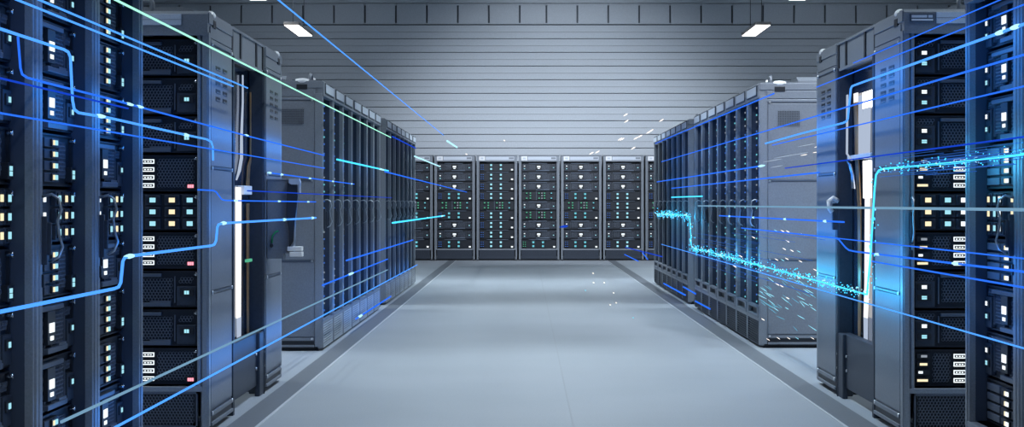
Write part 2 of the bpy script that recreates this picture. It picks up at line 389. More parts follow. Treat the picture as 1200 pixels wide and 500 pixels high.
# ------------------------------------------------------------------ racks
HW, DEP, HT = .386, .72, 2.0
def rack(name='server_rack', bottom='mesh', handle='left', sides='', vent='louver', plates='wide', bank=False, top=True, grille='grille'):
    r = thing(name, '', 'server rack')
    b = MB()
    b.box(-HW+.02, HW-.02, .70, DEP, .05, 1.97); b.box(-HW+.002, -HW+.012, .034, DEP-.002, .05, 1.93); b.box(HW-.012, HW-.002, .034, DEP-.002, .05, 1.93)
    b.box(-HW+.012, HW-.012, .05, DEP, 1.955, 1.972); b.box(-HW+.012, HW-.012, .05, DEP, .05, .07)
    b.build('cabinet_shell', M['rackside'], r)
    b = MB()
    for s in (-1, 1):
        x0, x1 = sorted((s*.336, s*.374)); b.box(x0, x1, .024, .30, .225, 1.885)
    b.box(-.336, .336, .60, .62, .22, 1.90)
    b.build('inner_wall', M['inner'], r)
    for s in (-1, 1):
        b = MB()
        x0, x1 = sorted((s*.336, s*.352)); b.box(x0, x1, -.002, .028, .205, 1.89, 0, .003)
        x0, x1 = sorted((s*.352, s*.360)); b.box(x0, x1, .010, .028, .02, 1.89, 0)
        x0, x1 = sorted((s*.360, s*HW)); b.box(x0, x1, -.006, .034, .02, 1.905, 0, .004)
        b.build('post', M['rack'], r)
    b = MB()
    b.prism([(-.010, 1.885), (-.010, 1.985), (.008, HT), (DEP-.02, HT), (DEP, 1.985), (DEP, 1.93), (.035, 1.93), (.035, 1.885)], 'x', -HW, HW)
    b.box(-HW-.001, HW+.001, -.011, .02, 1.925, 1.929)
    b.build('header', M['rack'], r)
    if plates == 'wide':
        b = MB(); b.box(-.30, .30, -.016, -.008, 1.902, 1.984, 0, .003); b.build('label_frame', M['dark'], r)
        b = MB(); b.box(-.285, .285, -.019, -.012, 1.912, 1.974, 0, .001); b.build('label_plate', M['plate'], r)
    elif plates == 'far':
        b = MB(); b.box(-.34, -.225, -.018, -.008, 1.905, 1.985, 0, .003); b.box(-.31, -.255, -.020, -.012, 1.928, 1.962, 1); b.build('badge', [M['white'], M['plate']], r)
        b = MB(); b.box(-.215, .33, -.015, -.008, 1.912, 1.978, 0, .002); b.box(.23, .32, -.017, -.01, 1.93, 1.965, 1); b.build('label_plate', [M['plate'], M['rack']], r)
    elif plates == 'leftcab':
        b = MB(); b.box(-.15, .262, -.015, -.008, 1.932, 1.985, 0, .001); b.box(-.15, .262, -.016, -.012, 1.957, 1.959, 1); b.build('label_plate', [M['print'], M['rack']], r)
    elif plates == 'rightcab':
        b = MB(); b.box(-.36, -.245, -.016, -.008, 1.938, 1.978, 0, .002); b.box(-.352, -.252, -.018, -.013, 1.944, 1.952, 1); b.box(-.352, -.28, -.018, -.013, 1.958, 1.970, 2); b.box(-.274, -.254, -.018, -.013, 1.958, 1.970, 2)
        b.build('name_plate', [M['strip'], M['white'], M['plate']], r)
        b = MB(); b.box(-.235, .20, -.015, -.008, 1.932, 1.985, 0, .001); b.box(-.235, .20, -.016, -.012, 1.957, 1.959, 1); b.build('label_plate', [M['print'], M['rack']], r)
    b = MB(); b.box(-HW+.008, HW-.008, -.004, .03, .198, .222, 0, .003)
    b.build('sill', M['rack'], r)
    if bottom == 'mesh':
        b = MB(); b.hexplate(-.33, .33, .035, .19, .004); b.box(-.336, -.33, -.002, .02, .03, .198); b.box(.33, .336, -.002, .02, .03, .198); b.box(-.336, .336, -.002, .02, .022, .036); b.box(-.336, .336, -.002, .02, .188, .198)
        b.build('bottom_panel', M['mesh'], r)
        b = MB(); b.box(-.336, .336, .03, .04, .02, .2); b.build('bottom_backing', M['black'], r)
    elif bottom == 'grille':
        b = MB(); b.box(-.336, .336, .012, .03, .02, .2, 1); b.box(-.336, -.322, -.004, .014, .02, .198, 0); b.box(.322, .336, -.004, .014, .02, .198, 0); b.box(-.336, .336, -.004, .014, .02, .032, 0)
        for k in range(9):
            z = .038+.0182*k
            b.box(-.322, .322, -.004, .003, z, z+.0095, 0)
        b.build('bottom_grille', [M[grille], M['black']], r)
    elif bottom == 'pocket':
        b = MB(); b.box(-.336, .336, .012, .03, .02, .2, 1); b.box(-.336, -.322, -.004, .014, .02, .198, 0); b.box(.322, .336, -.004, .014, .02, .198, 0); b.box(-.336, .336, -.004, .014, .02, .032, 0)
        for k in range(9):
            z = .038+.0182*k
            b.box(-.322, .322, -.004, .003, z, z+.0095, 0)
        b.build('bottom_grille', [M['dark'], M['black']], r)
        b = MB(); b.box(-.336, .336, -.008, .03, .222, .245, 0, .003); b.box(-.336, .336, -.008, .03, .292, .310, 0, .003); b.box(-.336, -.25, -.008, .03, .245, .292); b.box(.25, .336, -.008, .03, .245, .292); b.box(-.25, .25, .02, .03, .245, .292, 1)
        b.build('cable_pocket', [M['rackside'], M['black']], r)
    else:
        b = MB(); b.box(-.336, .336, .004, .03, .03, .198); b.box(-.336, .336, .0, .03, .03, .045); b.box(-.336, .336, -.001, .03, .11, .116); b.box(-.336, .336, .0, .03, .15, .156)
        b.build('bottom_panel', M['dark'], r)
    if handle:
        s = -1 if handle == 'left' else 1
        x = s*.352
        b = MB(); b.box(x-.009, x+.009, -.022, .0, .90, 1.05, 0, .003); b.box(x-.006, x+.006, -.034, -.020, .93, 1.03, 0, .003)
        h = b.build('door_handle', M['dark'], r)
        b = MB(); b.tube([(x, -.004, 1.11), (x, -.034, 1.118), (x, -.056, 1.105), (x, -.064, 1.07), (x, -.052, 1.035), (x, -.058, .99), (x, -.068, .955), (x, -.056, .925), (x, -.032, .91)], .0045, 8)
        b.build('lever', M['lever'], h)
        b = MB(); b.box(x-.008, x+.008, -.012, .0, .83, .87, 0, .002); b.build('lock', M['black'], r)
    for sd in sides:
        s = -1 if sd == 'l' else 1
        def sx(a, c): return sorted((s*(HW+a), s*(HW+c)))
        def plate(z0, z1, y0=.062, y1=DEP-.03, t=.006):
            x0, x1 = sx(-.002, t); b = MB(); b.box(x0, x1, y0, y1, z0, z1, 0, .0025); return b.build('side_panel', M['rackside'], r)
        plate(1.268, 1.842); plate(.672, 1.252); plate(.105, .656)
        x0, x1 = sx(-.002, .005); b = MB(); b.box(x0, x1, .0, .055, .03, 1.90, 0, .002); b.build('corner_strip', M['rack'], r)
        b = MB(); x0, x1 = sx(-.002, .012); b.box(x0, x1, .06, DEP-.02, .028, .045, 0, .002); b.box(x0, x1, .06, DEP-.02, .075, .095, 0, .002); x0, x1 = sx(-.002, .003); b.box(x0, x1, .06, DEP-.02, .045, .075, 1)
        b.build('bottom_rail', [M['rackside'], M['black']], r)
        b = MB(); x0, x1 = sx(-.002, .007); b.box(x0, x1, .055, DEP-.02, 1.852, 1.872, 0, .002); b.box(x0, x1, .0, DEP-.01, 1.942, 1.992, 0, .002); x0, x1 = sx(-.004, .004); b.box(x0, x1, .055, DEP-.02, 1.878, 1.936, 0, .002); b.build('side_rail', M['rack'], r)
        for z in (1.26, .664):
            x0, x1 = sx(.004, .010); b = MB(); b.box(x0, x1, .075, DEP-.05, z-.006, z+.006, 0, .001); b.build('seam_bar', M['strip'], r)
        for z in (1.85, 1.258, .664, .09):
            for y in (.075, DEP-.045):
                b = MB(); b.cyl((s*(HW+.006), y, z), (s*(HW+.013), y, z), .009, 10); b.build('screw', M['screw'], r)
        if vent == 'louver':
            for y0 in (.19, .40):
                b = MB()
                for k in range(5):
                    z = 1.60+.037*k
                    x0, x1 = sx(.005, .0072); b.box(x0, x1, y0, y0+.135, z-.008, z+.006, 1)
                    x0, x1 = sx(.005, .010); b.box(x0, x1, y0, y0+.135, z-.012, z-.008, 0)
                b.build('louver_vent', [M['rackside'], M['black']], r)
        else:
            b = MB(); x0, x1 = sx(.005, .0065); b.box(x0, x1, .135, .30, 1.675, 1.785, 1)
            x0, x1 = sx(.0055, .011)
            for k in range(14): b.box(x0, x1, .135+.165*k/13-.0028, .135+.165*k/13+.0028, 1.675, 1.785, 0)
            for k in range(10): b.box(x0, x1, .135, .30, 1.675+.11*k/9-.0028, 1.675+.11*k/9+.0028, 0)
            b.build('grid_vent', [M['rackside'], M['black']], r)
    b = MB(); b.box(-HW+.03, HW-.03, .03, DEP-.03, .0, .055); b.build('plinth', M['black'], r)
    if top:
        b = MB(); b.prism([(-.20, HT), (.30, HT), (.30, 2.018), (.22, 2.05), (-.08, 2.05), (-.16, 2.018), (-.20, 2.018)], 'y', .30, .60); b.build('top_hood', M['rack'], r)
        s = -1 if 'l' in sides else 1
        b = MB(); b.tube([(s*.02, .12, HT-.01), (s*.02, .12, 2.05), (s*.03, .12, 2.06), (s*.09, .12, 2.06), (s*.10, .12, 2.05), (s*.10, .12, HT-.01)], .012, 8); b.build('lifting_loop', M['rack'], r)
        b = MB(); b.cyl((s*-.045, .12, HT-.005), (s*-.045, .12, 2.045), .03, 14, 0, .02); b.build('beacon_cap', M['white'], r)
        b = MB()
        b.ball((s*(HW-.012), .15, HT-.008), .03, .8, 2.0, .75); b.build('corner_eye', M['white'], r)  # rounded lifting eye, white put in for its highlight
        b = MB(); x0, x1 = sorted((s*(HW-.004), s*(HW+.009))); b.box(x0, x1, .11, .19, 1.93, 1.968, 0, .002); b.build('corner_catch', M['black'], r)
    if bank:
        b = MB()
        for k in range(9):
            z = .227+SP*k+(.095 if bottom == 'pocket' and k == 0 else 0)
            b.box(-.33, .33, .065, .40, z, .227+SP*k+.172, 0)
        b.build('server_bank', M['chassis'], r)
        rr = random.Random(3)
        b = MB()
        for k in range(9):
            for q in range(3):
                z = .26+SP*k+.055*q
                for x in (-.312, .312):
                    b.box(x-.008, x+.008, .058, .066, z-.006, z+.006, rr.choice((0, 0, 1, 2)))
            z = .31+SP*k
            b.box(.19, .23, .058, .066, z-.02, z+.02, rr.choice((0, 1)))
        b.build('status_lights', [M['led_blue'], M['led_cyan'], M['led_dim']], r)
    return r

def put(proto, loc, rz, label, group, first):
    o = proto if first else copy_tree(proto)
    o.location = loc; o.rotation_euler = (0, 0, rz)
    return tag(o, label, 'server rack', group)

PAT_A = 'MMMPDPMMP'
# nearest rows, facing the aisle
nl = rack(bottom='mesh', handle='left', sides='', plates='wide', top=False)
NY = [6.935, 6.15, 5.365, 4.58]
wl = ['near left rack beside the cross aisle', 'near left rack second from cross aisle', 'near left rack at left picture edge']
pats = ['SSSMDMSSM', 'MMMSDSMMS', 'MMMSDSMMS']
for i, y in enumerate(NY[:3]):
    put(nl, (LX, y, 0), PI/2, ['blue-lit server rack in near left row, standing beside the cross aisle', 'blue-lit server rack in near left row, second from the cross aisle', 'blue-lit server rack cut by the left picture edge'][i], 'near left server racks', i == 0)
    place_servers(pats[i], (LX, y, 0), PI/2, wl[i], 'servers in the near left racks')
nr = rack(bottom='mesh', handle='right', sides='', plates='wide', top=False)
for i, y in enumerate([7.135, 6.345]):
    put(nr, (RXP, y, 0), -PI/2, ['blue-lit server rack in near right row, beside the cross aisle', 'blue-lit server rack cut by the right picture edge'][i], 'near right server racks', i == 0)
    place_servers('MMMTETMMT' if i == 0 else 'MMMTETMMT', (RXP, y, 0), -PI/2, ['near right rack beside the cross aisle', 'near right rack at right picture edge'][i], 'servers in the near right racks')
# pairs of cabinets end-on to the aisle
AL = rack(bottom='mesh', handle='left', sides='r', plates='leftcab')
put(AL, (LX-HW-.006, 8.89, 0), 0, 'grey server rack facing the camera beside left aisle edge', None, True)
place_servers(PAT_A, (LX-HW-.006, 8.89, 0), 0, 'left camera-facing rack', 'servers in the left camera-facing rack')
AR = rack(bottom='mesh', handle='left', sides='l', plates='rightcab')
put(AR, (RXP+HW+.006, 8.80, 0), 0, 'grey server rack facing the camera beside right aisle edge', None, True)
place_servers('MMMQEQMMQ', (RXP+HW+.006, 8.80, 0), 0, 'right camera-facing rack', 'servers in the right camera-facing rack')
BL = rack(bottom='plain', handle='left', sides='l', plates='wide', bank=True)
put(BL, (LX-HW-.006, 11.55, 0), PI, 'grey server rack turned away behind the left containment door', None, True)
BR = rack(bottom='plain', handle='left', sides='r', plates='wide', bank=True)
put(BR, (RXP+HW+.006, 11.39, 0), PI, 'navy server rack turned away behind the right containment door', None, True)
# long rows, two blocks of seven on each side
nums = ['first', 'second', 'third', 'fourth', 'fifth', 'sixth', 'seventh']
def row(side, y0, y1, which, sidename):
    end = rack(bottom='grille' if side < 0 else 'pocket', handle='left' if side < 0 else 'right', sides='l' if side < 0 else 'r', vent='grid', plates='wide', bank=True)
    mid = rack(bottom='grille' if side < 0 else 'pocket', handle='left' if side < 0 else 'right', sides='', plates='wide', bank=True, top=False)
    p = (y1-y0)/7
    for i in range(7):
        put(end if i == 0 else mid, (LX if side < 0 else RXP, y0+p*(i+.5), 0), PI/2 if side < 0 else -PI/2,
            '%s server rack from the camera in the %s' % (nums[i], which), sidename, i < 2).scale = (p/(2*HW)*.998, 1, 1)
row(-1, 13.86, 19.34, 'middle left row, grey with pale bottom grille', 'middle left server racks')
row(-1, 20.10, 25.54, 'far left row, grey with pale bottom grille', 'far left server racks')
row(1, 14.14, 19.53, 'middle right row, dark with cable pocket', 'middle right server racks')
row(1, 20.28, 25.62, 'far right row, dark with cable pocket', 'far right server racks')
# racks along the far wall
fr = rack(bottom='plain', handle='', sides='', plates='far', top=False)
fx = [-1.74+.805*(k-.5) for k in range(7)]
fl = ['grey far-wall server rack half hidden behind the left row', 'grey far-wall server rack, first fully visible from the left', 'grey far-wall server rack filled with nine light-column servers',
      'grey far-wall server rack in the middle, just left of the vanishing aisle centre', 'grey far-wall server rack, second fully visible from the right', 'grey far-wall server rack, first fully visible from the right', 'grey far-wall server rack half hidden behind the right row']
fl[3] = 'grey far-wall server rack in the exact middle of the seven'
fw = ['far-wall rack behind left row', 'first full far-wall rack from left', 'second full far-wall rack from left', 'middle far-wall rack', 'second full far-wall rack from right', 'first full far-wall rack from right', 'far-wall rack behind right row']
fp = ['MMMKGKMMK', 'MMMLGLMML', 'BBBBGBBBB', 'MMMGMGMMK', 'MMMLGLMML', 'MMMBBBMMB', 'MMMBGBMMB']
for i, x in enumerate(fx):
    put(fr, (x, BACKY, 0), 0, fl[i], 'server racks along the far wall', i == 0)
    place_servers(fp[i], (x, BACKY, 0), 0, fw[i], 'servers in the far-wall racks')

# ------------------------------------------------------------------ containment doors between the cabinet pairs
def containment(side, X, ya, yb, label):
    r = thing('containment_door', label, 'door unit', (X, (ya+yb)/2, 0))
    h = (yb-ya)/2-.006; s = side          # s = +1: away from the aisle is +X
    def bx(b, d0, d1, y0, y1, z0, z1, mi=0, bev=0): x0, x1 = sorted((s*d0, s*d1)); b.box(x0, x1, y0, y1, z0, z1, mi, bev)
    b = MB(); bx(b, .012, .06, -h, h, 1.845, 1.995, 0, .003); bx(b, .004, .014, -h, h, 1.835, 1.85); bx(b, .004, .014, -h, h, 1.985, 1.998)
    for y in (-h+.02, -.28, .30, h-.03): bx(b, .006, .014, y-.022, y+.022, 1.85, 1.985, 1)
    b.build('header_panel', [M['rack'], M['black']], r)
    b = MB(); bx(b, .02, .07, -h, h, .06, .36, 0, .004); bx(b, .0, .03, h-.22, h, .0, .36, 0, .006); b.build('bottom_panel', M['dark'], r)
    for y in (h-.25, h-.05):
        for z in (.16, .24): 
            q = MB(); q.cyl((s*.02, y, z), (s*(-.004 if y > h-.2 else .012), y, z), .008, 8); q.build('screw', M['screw'], r)
    b = MB(); bx(b, .085, .11, -h, h, .34, 1.85); b.build('door_leaf', M['glass'], r)
    b = MB(); bx(b, .0, .085, h-.075, h, .0, 1.85, 0, .006); bx(b, -.004, .0, h-.07, h-.05, .0, 1.85); b.build('door_jamb', M['dark'], r)
    b = MB(); bx(b, .0, .085, -h, -h+.05, .0, 1.85, 0, .004); b.build('door_jamb', M['dark'], r)
    return r, h, bx
def yz(px, X): return F*abs(X)/abs(px-VX)
def hz(py, px, X): return CAMZ+(VY-py)*yz(px, X)/F

r, h, bx = containment(-1, LX, 9.62, 10.82, 'dark containment door with slim white reflection bar between the left cabinets')
X = LX-.072
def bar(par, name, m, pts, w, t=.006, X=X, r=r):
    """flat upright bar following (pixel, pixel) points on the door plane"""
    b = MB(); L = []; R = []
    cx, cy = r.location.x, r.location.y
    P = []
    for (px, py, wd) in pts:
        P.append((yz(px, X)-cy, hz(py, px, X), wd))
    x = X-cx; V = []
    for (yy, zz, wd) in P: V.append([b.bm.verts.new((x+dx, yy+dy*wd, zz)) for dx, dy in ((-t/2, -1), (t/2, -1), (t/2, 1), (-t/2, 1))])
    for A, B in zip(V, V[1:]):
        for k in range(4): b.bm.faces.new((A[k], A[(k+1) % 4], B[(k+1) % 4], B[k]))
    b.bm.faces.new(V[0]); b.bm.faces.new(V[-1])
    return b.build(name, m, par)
bar(r, 'handle_reflection', M['reflection_soft'], [(284.5, 88, .010), (284.5, 120, .016), (283, 160, .032), (283, 185, .04), (280.5, 200, .04), (277, 211, .01)], 0)  # reflection along the door edge, put in as a glowing strip
bar(r, 'handle_reflection', M['amber'], [(293.5, 108, .010), (293.8, 118, .02), (294, 160, .02), (294, 185, .025), (291.5, 195, .045), (290, 223, .05)], 0)
bar(r, 'reflection_bar', M['reflection_white'], [(279.5, 219, .09), (279.5, 330, .08), (279.5, 372, .075)], 0)  # white reflection on the door leaf, built as a glowing bar
bar(r, 'reflection_bar', M['reflection_soft'], [(280, 372, .07), (280, 395, .06)], 0)
bar(r, 'trim_reflection', M['amber'], [(290.5, 238, .04), (290.5, 330, .03), (290.5, 412, .025)], 0)  # warm door reflection put into an amber strip
b = MB(); cy = r.location.y; b.box(-.072-.03, -.05, yz(285, X)-cy-.10, yz(289, X)-cy+.06, hz(228, 286, X)-.0, hz(228, 286, X)+.05, 0, .004); b.build('latch_block', M['white'], r)
b = MB(); b.box(-.06, -.045, yz(284.5, X)-cy, yz(290, X)-cy, hz(305, 287, X)-.008, hz(305, 287, X)+.008); b.build('green_lamp', M['led_green'], r)

r, h, bx = containment(1, RXP, 9.51, 10.68, 'dark containment door with dazzling white reflection panel between the right cabinets')
X = RXP+.072
def rbar(name, m, pts): return bar(r, name, m, pts, 0, X=X, r=r)
rbar('reflection_bar', M['reflection_hot'], [(1017.5, 106.5, .155), (1017.5, 126, .155)])  # door reflections built as glowing bars, hottest at the top
rbar('reflection_bar', M['reflection_soft'], [(1016, 126, .10), (1015, 180, .10)])
rbar('reflection_bar', M['reflection_hot'], [(1016, 188, .11), (1016, 232, .10)])
rbar('reflection_bar', M['reflection_white'], [(1016.5, 232, .062), (1016, 330, .06), (1014.5, 372, .05)])
rbar('reflection_bar', M['reflection_soft'], [(1014.5, 372, .05), (1014.5, 400, .045)])
rbar('reflection_bar', M['reflection_soft'], [(1008.5, 112, .055), (1008.5, 183, .055)])
rbar('trim_reflection', M['reflection_white'], [(1003, 109, .06), (1003, 120, .055)])  # bright end of the warm reflection, put in as glow
rbar('trim_reflection', M['amber'], [(1002.5, 120, .05), (1004, 160, .05), (1004.5, 188, .05), (1007, 240, .045), (1007.5, 330, .04), (1007, 412, .03)])
X = RXP+.03
rbar('handle_reflection', M['reflection_soft'], [(993, 111, .02), (992.5, 180, .02), (998, 188, .02)])  # glow stands for the reflection on the door edge
rbar('handle_reflection', M['chrome'], [(992.5, 188, .02), (996, 193, .03), (999, 205, .03), (1000, 221, .045)])
X = RXP+.072
b = MB(); cy = r.location.y; b.box(.05, .085, yz(1025, X)-cy, 10.62-cy, hz(184, 1008, X)-.012, hz(184, 1008, X)+.014, 0, .004); b.build('cross_bracket', M['white'], r)
# lever on the jamb
b = MB(); y = h-.05; b.box(-.03, .0, y-.02, y+.02, .94, 1.09, 0, .004); q = b.build('door_handle', M['dark'], r)
b = MB(); b.tube([(.0, y-.03, 1.10), (-.03, y-.03, 1.12), (-.055, y-.03, 1.10), (-.05, y-.03, 1.06), (-.035, y-.03, 1.04)], .014, 8); b.build('lever', M['white'], q)

# control box on the side of the left turned-away cabinet
r = thing('control_box', 'dark wall-hung control box with white lever on left rack side', 'control box', (LX, 10.86, .77))
b = MB(); b.prism([(.006, 0), (.10, 0), (.10, .03), (.158, .03), (.158, .44), (.15, .455), (.006, .455)], 'y', .0, .09); b.build('housing', M['rackside'], r)
b = MB(); b.box(.006, .162, -.004, .094, .452, .462, 0, .002); b.build('lid', M['rack'], r)
b = MB(); b.prism([(.125, .44), (.18, .44), (.185, .36), (.176, .27), (.165, .18), (.16, .10), (.135, .06), (.135, .16), (.118, .25), (.122, .34)], 'y', -.035, -.004); b.build('lever', M['black'], r)
b = MB(); b.prism([(.135, .462), (.195, .462), (.201, .445), (.201, .375), (.194, .375), (.190, .428), (.15, .428), (.135, .436)], 'y', -.045, -.002); b.build('lever_cap', M['grille'], r)
b = MB(); b.box(.125, .21, -.04, .03, .045, .07, 0, .003); b.box(.14, .212, -.05, .03, .012, .04, 0, .003); b.build('card_slot', M['white'], r)
b = MB(); b.cyl((.03, -.006, .075), (.03, .004, .075), .011, 12); b.build('keyhole', M['black'], r)
b = MB(); b.tube([(.032, -.004, .09), (.036, -.012, .13), (.055, -.014, .155), (.07, -.006, .16)], .005, 8); b.build('cable', M['greencable'], r)

# ------------------------------------------------------------------ pendant lamps
def lamp_proto():
    r = thing('pendant_lamp', '', 'lamp')
    b = MB(); b.box(-.125, .125, -.98, .98, .0, .05, 0, .004); b.build('housing', M['lamp_body'], r)
    b = MB(); b.box(-.112, .112, -.965, .965, -.006, .002); b.build('diffuser', M['diffuser'], r)
    for y in (-.75, .75):
        b = MB(); b.cyl((0, y, .05), (0, y, RZ-3.94), .006, 6); b.box(-.03, .03, y-.03, y+.03, .05, .065, 0); b.build('suspension_wire', M['wire'], r)
    b = MB(); b.box(-.05, .05, .70, .80, RZ-3.94-.04, RZ-3.94, 0, .004); b.build('ceiling_mount', M['wire'], r)
    return r
LP = lamp_proto()
def area(name, loc, sx, sy, power, col, rot=(0, 0, 0), parent=None, spread=None):
    l = bpy.data.lights.new(name, 'AREA'); l.shape = 'RECTANGLE'; l.size = sx; l.size_y = sy; l.energy = power; l.color = col
    if spread: l.spread = spread
    o = bpy.data.objects.new(name, l); C.objects.link(o); o.location = loc; o.rotation_euler = rot
    if parent: o.parent = parent
    return o
LAMPY = [31.0, 25.35, 19.7, 14.05, 8.4, 2.75]
first = True
for sx, nm in ((-3.735, 'left'), (3.815, 'right')):
    for i, y in enumerate(LAMPY):
        o = LP if first else copy_tree(LP); first = False
        o.location = (sx, y, 3.94)
        lab = ['lit pendant panel lamp hanging before the far wall, %s one' % nm, 'lit pendant panel lamp at the top picture edge, %s one' % nm, 'lit pendant panel lamp above the middle %s rack row' % nm,
               'lit pendant panel lamp above the %s end of the long rack rows' % nm, 'lit pendant panel lamp above the %s cross aisle' % nm, 'lit pendant panel lamp above the camera, %s side' % nm][i]
        tag(o, lab, 'lamp', 'pendant lamps')
        area('lamp_light', (0, 0, -.02), .22, 1.9, [62, 62, 40, 17, 20, .4][i], (.78, .92, 1.0), parent=o, spread=math.radians(125))
CENY = [25.0, 18.0, 13.5, 10.0, 3.0]
for i, y in enumerate(CENY):
    o = copy_tree(LP); o.location = (.25, y, 3.94)
    tag(o, ['lit pendant lamp above the far part of the aisle', 'lit pendant lamp above the middle of the aisle', 'lit pendant lamp above the aisle before the long rows', 'lit pendant lamp above the aisle between camera-facing racks', 'lit pendant lamp above the aisle over the camera'][i], 'lamp', 'pendant lamps')
    area('lamp_light', (0, 0, -.02), .22, 1.9, [56, 22, 8, 2.5, .3][i], (.78, .92, 1.0), parent=o, spread=math.radians([125, 120, 100, 76, 70][i]))

# added unseen spotlights that brighten the far wall
for i, (x, p) in enumerate(((.8, 1550), (-4.0, 260), (5.6, 260))):
    r = thing('added_spotlight', ['added spotlight brightening the middle of the far wall', 'added spotlight brightening the left of the far wall', 'added spotlight brightening the right of the far wall'][i], 'spotlight', (x, 29.0, 4.95), 0, 'added spotlights')
    b = MB(); b.cyl((0, -.16, .08), (0, .10, -.02), .09, 16, 0, .11); b.build('lamp_head', M['lamp_body'], r)
    b = MB(); b.cyl((0, -.04, .08), (0, -.04, RZ-4.95), .02, 10); b.box(-.06, .06, -.10, .02, RZ-4.95-.03, RZ-4.95, 0, .004); b.build('mounting_arm', M['wire'], r)
    l = bpy.data.lights.new('fill_spot', 'SPOT'); l.energy = p; l.color = (.82, .90, 1.0); l.spot_size = math.radians(62); l.spot_blend = 1.0; l.shadow_soft_size = .12
    o = bpy.data.objects.new('fill_spot', l); C.objects.link(o); o.parent = r; o.location = (0, .16, -.05)
    o.rotation_euler = Vector((0, 7.2, -2.9)).to_track_quat('-Z', 'Y').to_euler()
for i, (x, y, p) in enumerate(((2.7, 10.6, 1050), (-2.4, 10.6, 170), (-1.2, 30.3, 560), (2.2, 30.3, 560))):  # added unseen spots brightening the end panels and far-wall racks
    r = thing('added_spotlight', ['added spotlight brightening the right end panel', 'added spotlight brightening the left end panel', 'added spotlight brightening the left far-wall racks', 'added spotlight brightening the right far-wall racks'][i], 'spotlight', (x, y, 4.95), 0, 'added spotlights')
    b = MB(); b.cyl((0, -.16, .08), (0, .10, -.02), .09, 16, 0, .11); b.build('lamp_head', M['lamp_body'], r)
    b = MB(); b.cyl((0, -.04, .08), (0, -.04, RZ-4.95), .02, 10); b.box(-.06, .06, -.10, .02, RZ-4.95-.03, RZ-4.95, 0, .004); b.build('mounting_arm', M['wire'], r)
    l = bpy.data.lights.new('fill_spot', 'SPOT'); l.energy = p; l.color = (.84, .91, 1.0); l.spot_size = math.radians(44 if i < 2 else 66); l.spot_blend = 1.0; l.shadow_soft_size = .12
    o = bpy.data.objects.new('fill_spot', l); C.objects.link(o); o.parent = r; o.location = (0, .16, -.05)
    o.rotation_euler = Vector((0, 3.3 if i < 2 else 5.0, -2.9 if i < 2 else -3.9)).to_track_quat('-Z', 'Y').to_euler()
# ------------------------------------------------------------------ light beams
def P3(px, py, X):
    y = F*X/(px-VX); return Vector((X, y, CAMZ+(VY-py)*y/F))
XL, XR = -1.40, 1.675
def smooth(pts):
    return pts
def beam(label, m, pts, r, X=None, beads=(), bead_m='b_white', bead_r=1.6, bead_l=.08, lamp=None, cat='light streak', group=None):
    X = X if X is not None else (XL if pts[0][0] < VX else XR)
    w = [P3(px, py, X) for px, py in pts]
    o = MB(); base = w[0]
    root = thing('light_streak', label, cat, base, 0, group)
    o.tube([p-base for p in w], r, 8); o.build('streak_core', M[m], root)
    for (px, py) in beads:
        c = P3(px, py, X)
        # direction of the beam there
        best = min(range(len(w)-1), key=lambda i: abs((w[i].y+w[i+1].y)/2-c.y) if not (min(w[i].y, w[i+1].y) <= c.y <= max(w[i].y, w[i+1].y)) else 0)
        d = (w[best+1]-w[best]).normalized()
        L = bead_l
        q = MB(); q.tube([c-base-d*L, c-base-d*L*.5, c-base, c-base+d*L*.5, c-base+d*L], [r*.6, r*bead_r*.8, r*bead_r, r*bead_r*.8, r*.6], 8); q.build('pulse', M[bead_m], root)
    if lamp:
        for i in range(len(w)-1):
            a, c = w[i], w[i+1]
            L = (c-a).length
            if L < .3: continue
            d = (c-a).normalized()
            n = Vector((-1 if X < 0 else 1, 0, 0))
            xa = d; za = -n; ya = za.cross(xa)
            mt = Matrix((xa, ya, za)).transposed()
            ob = area('beam_light', (a+c)/2-base, L, .08, lamp*L, (.01, .27, 1.0), parent=root)
            ob.rotation_euler = mt.to_euler()
    return root
BL_ = .62   # watts per metre of beam
beam('thick blue light streak stepping down across the near left racks, uppermost step', 'b_light', [(-2, 33), (56, 52), (75, 58), (80, 61), (82.5, 67), (85, 117), (87, 128), (92, 132), (125, 137.5), (218, 158), (242, 163), (247.5, 166), (249.5, 172), (249.7, 188)], .0045, beads=[(218, 158), (118, 136)], lamp=BL_)
beam('thin blue light streak, upper of the close pair crossing the left cabinet', 'b_light', [(44, -1), (290, 103)], .0036, lamp=BL_*.5)
beam('thin blue light streak, lower of the close pair crossing the left cabinet', 'b_light', [(18, -1), (273, 101)], .0036, lamp=BL_*.5)
beam('blue light streak with bright pulse bending off the thick step streak', 'b_blue', [(21, 43), (24, 80), (26, 87), (32, 91), (54, 97), (120, 113.5), (220, 140.5), (289, 159), (380, 182)], .0036, X=-1.43, beads=[(152, 122), (164, 125), (289, 158.5)], lamp=BL_)
beam('faint blue light streak under the bent streak at left edge', 'b_deep', [(-2, 91), (150, 127)], .0030, X=-1.36)
beam('thin straight blue light streak crossing left racks below the bent streaks', 'b_blue', [(-2, 132), (380, 197)], .0028, X=-1.38, lamp=BL_*.5)
beam('short kinked blue light streak leaving the upper red alarm light', 'b_blue', [(232, 222.2), (250, 223), (253, 224.5), (260, 233.6), (264, 234.6), (276, 235), (370, 236.4)], .0030, X=-1.27, beads=[(276, 235), (327, 235.7), (361, 236.3)], lamp=BL_*.25)
beam('beaded blue light streak passing over the left control box', 'b_blue', [(314, 202), (415, 215.6)], .0034, X=-1.27, beads=[(316, 202.3), (330, 204.3), (363, 208.8), (390, 212.3), (412, 215.3)], lamp=BL_*.25)
beam('faint blue light streak at eye height on the middle left row', 'b_deep', [(290, 223.3), (459, 231.6)], .0028, X=-1.27)
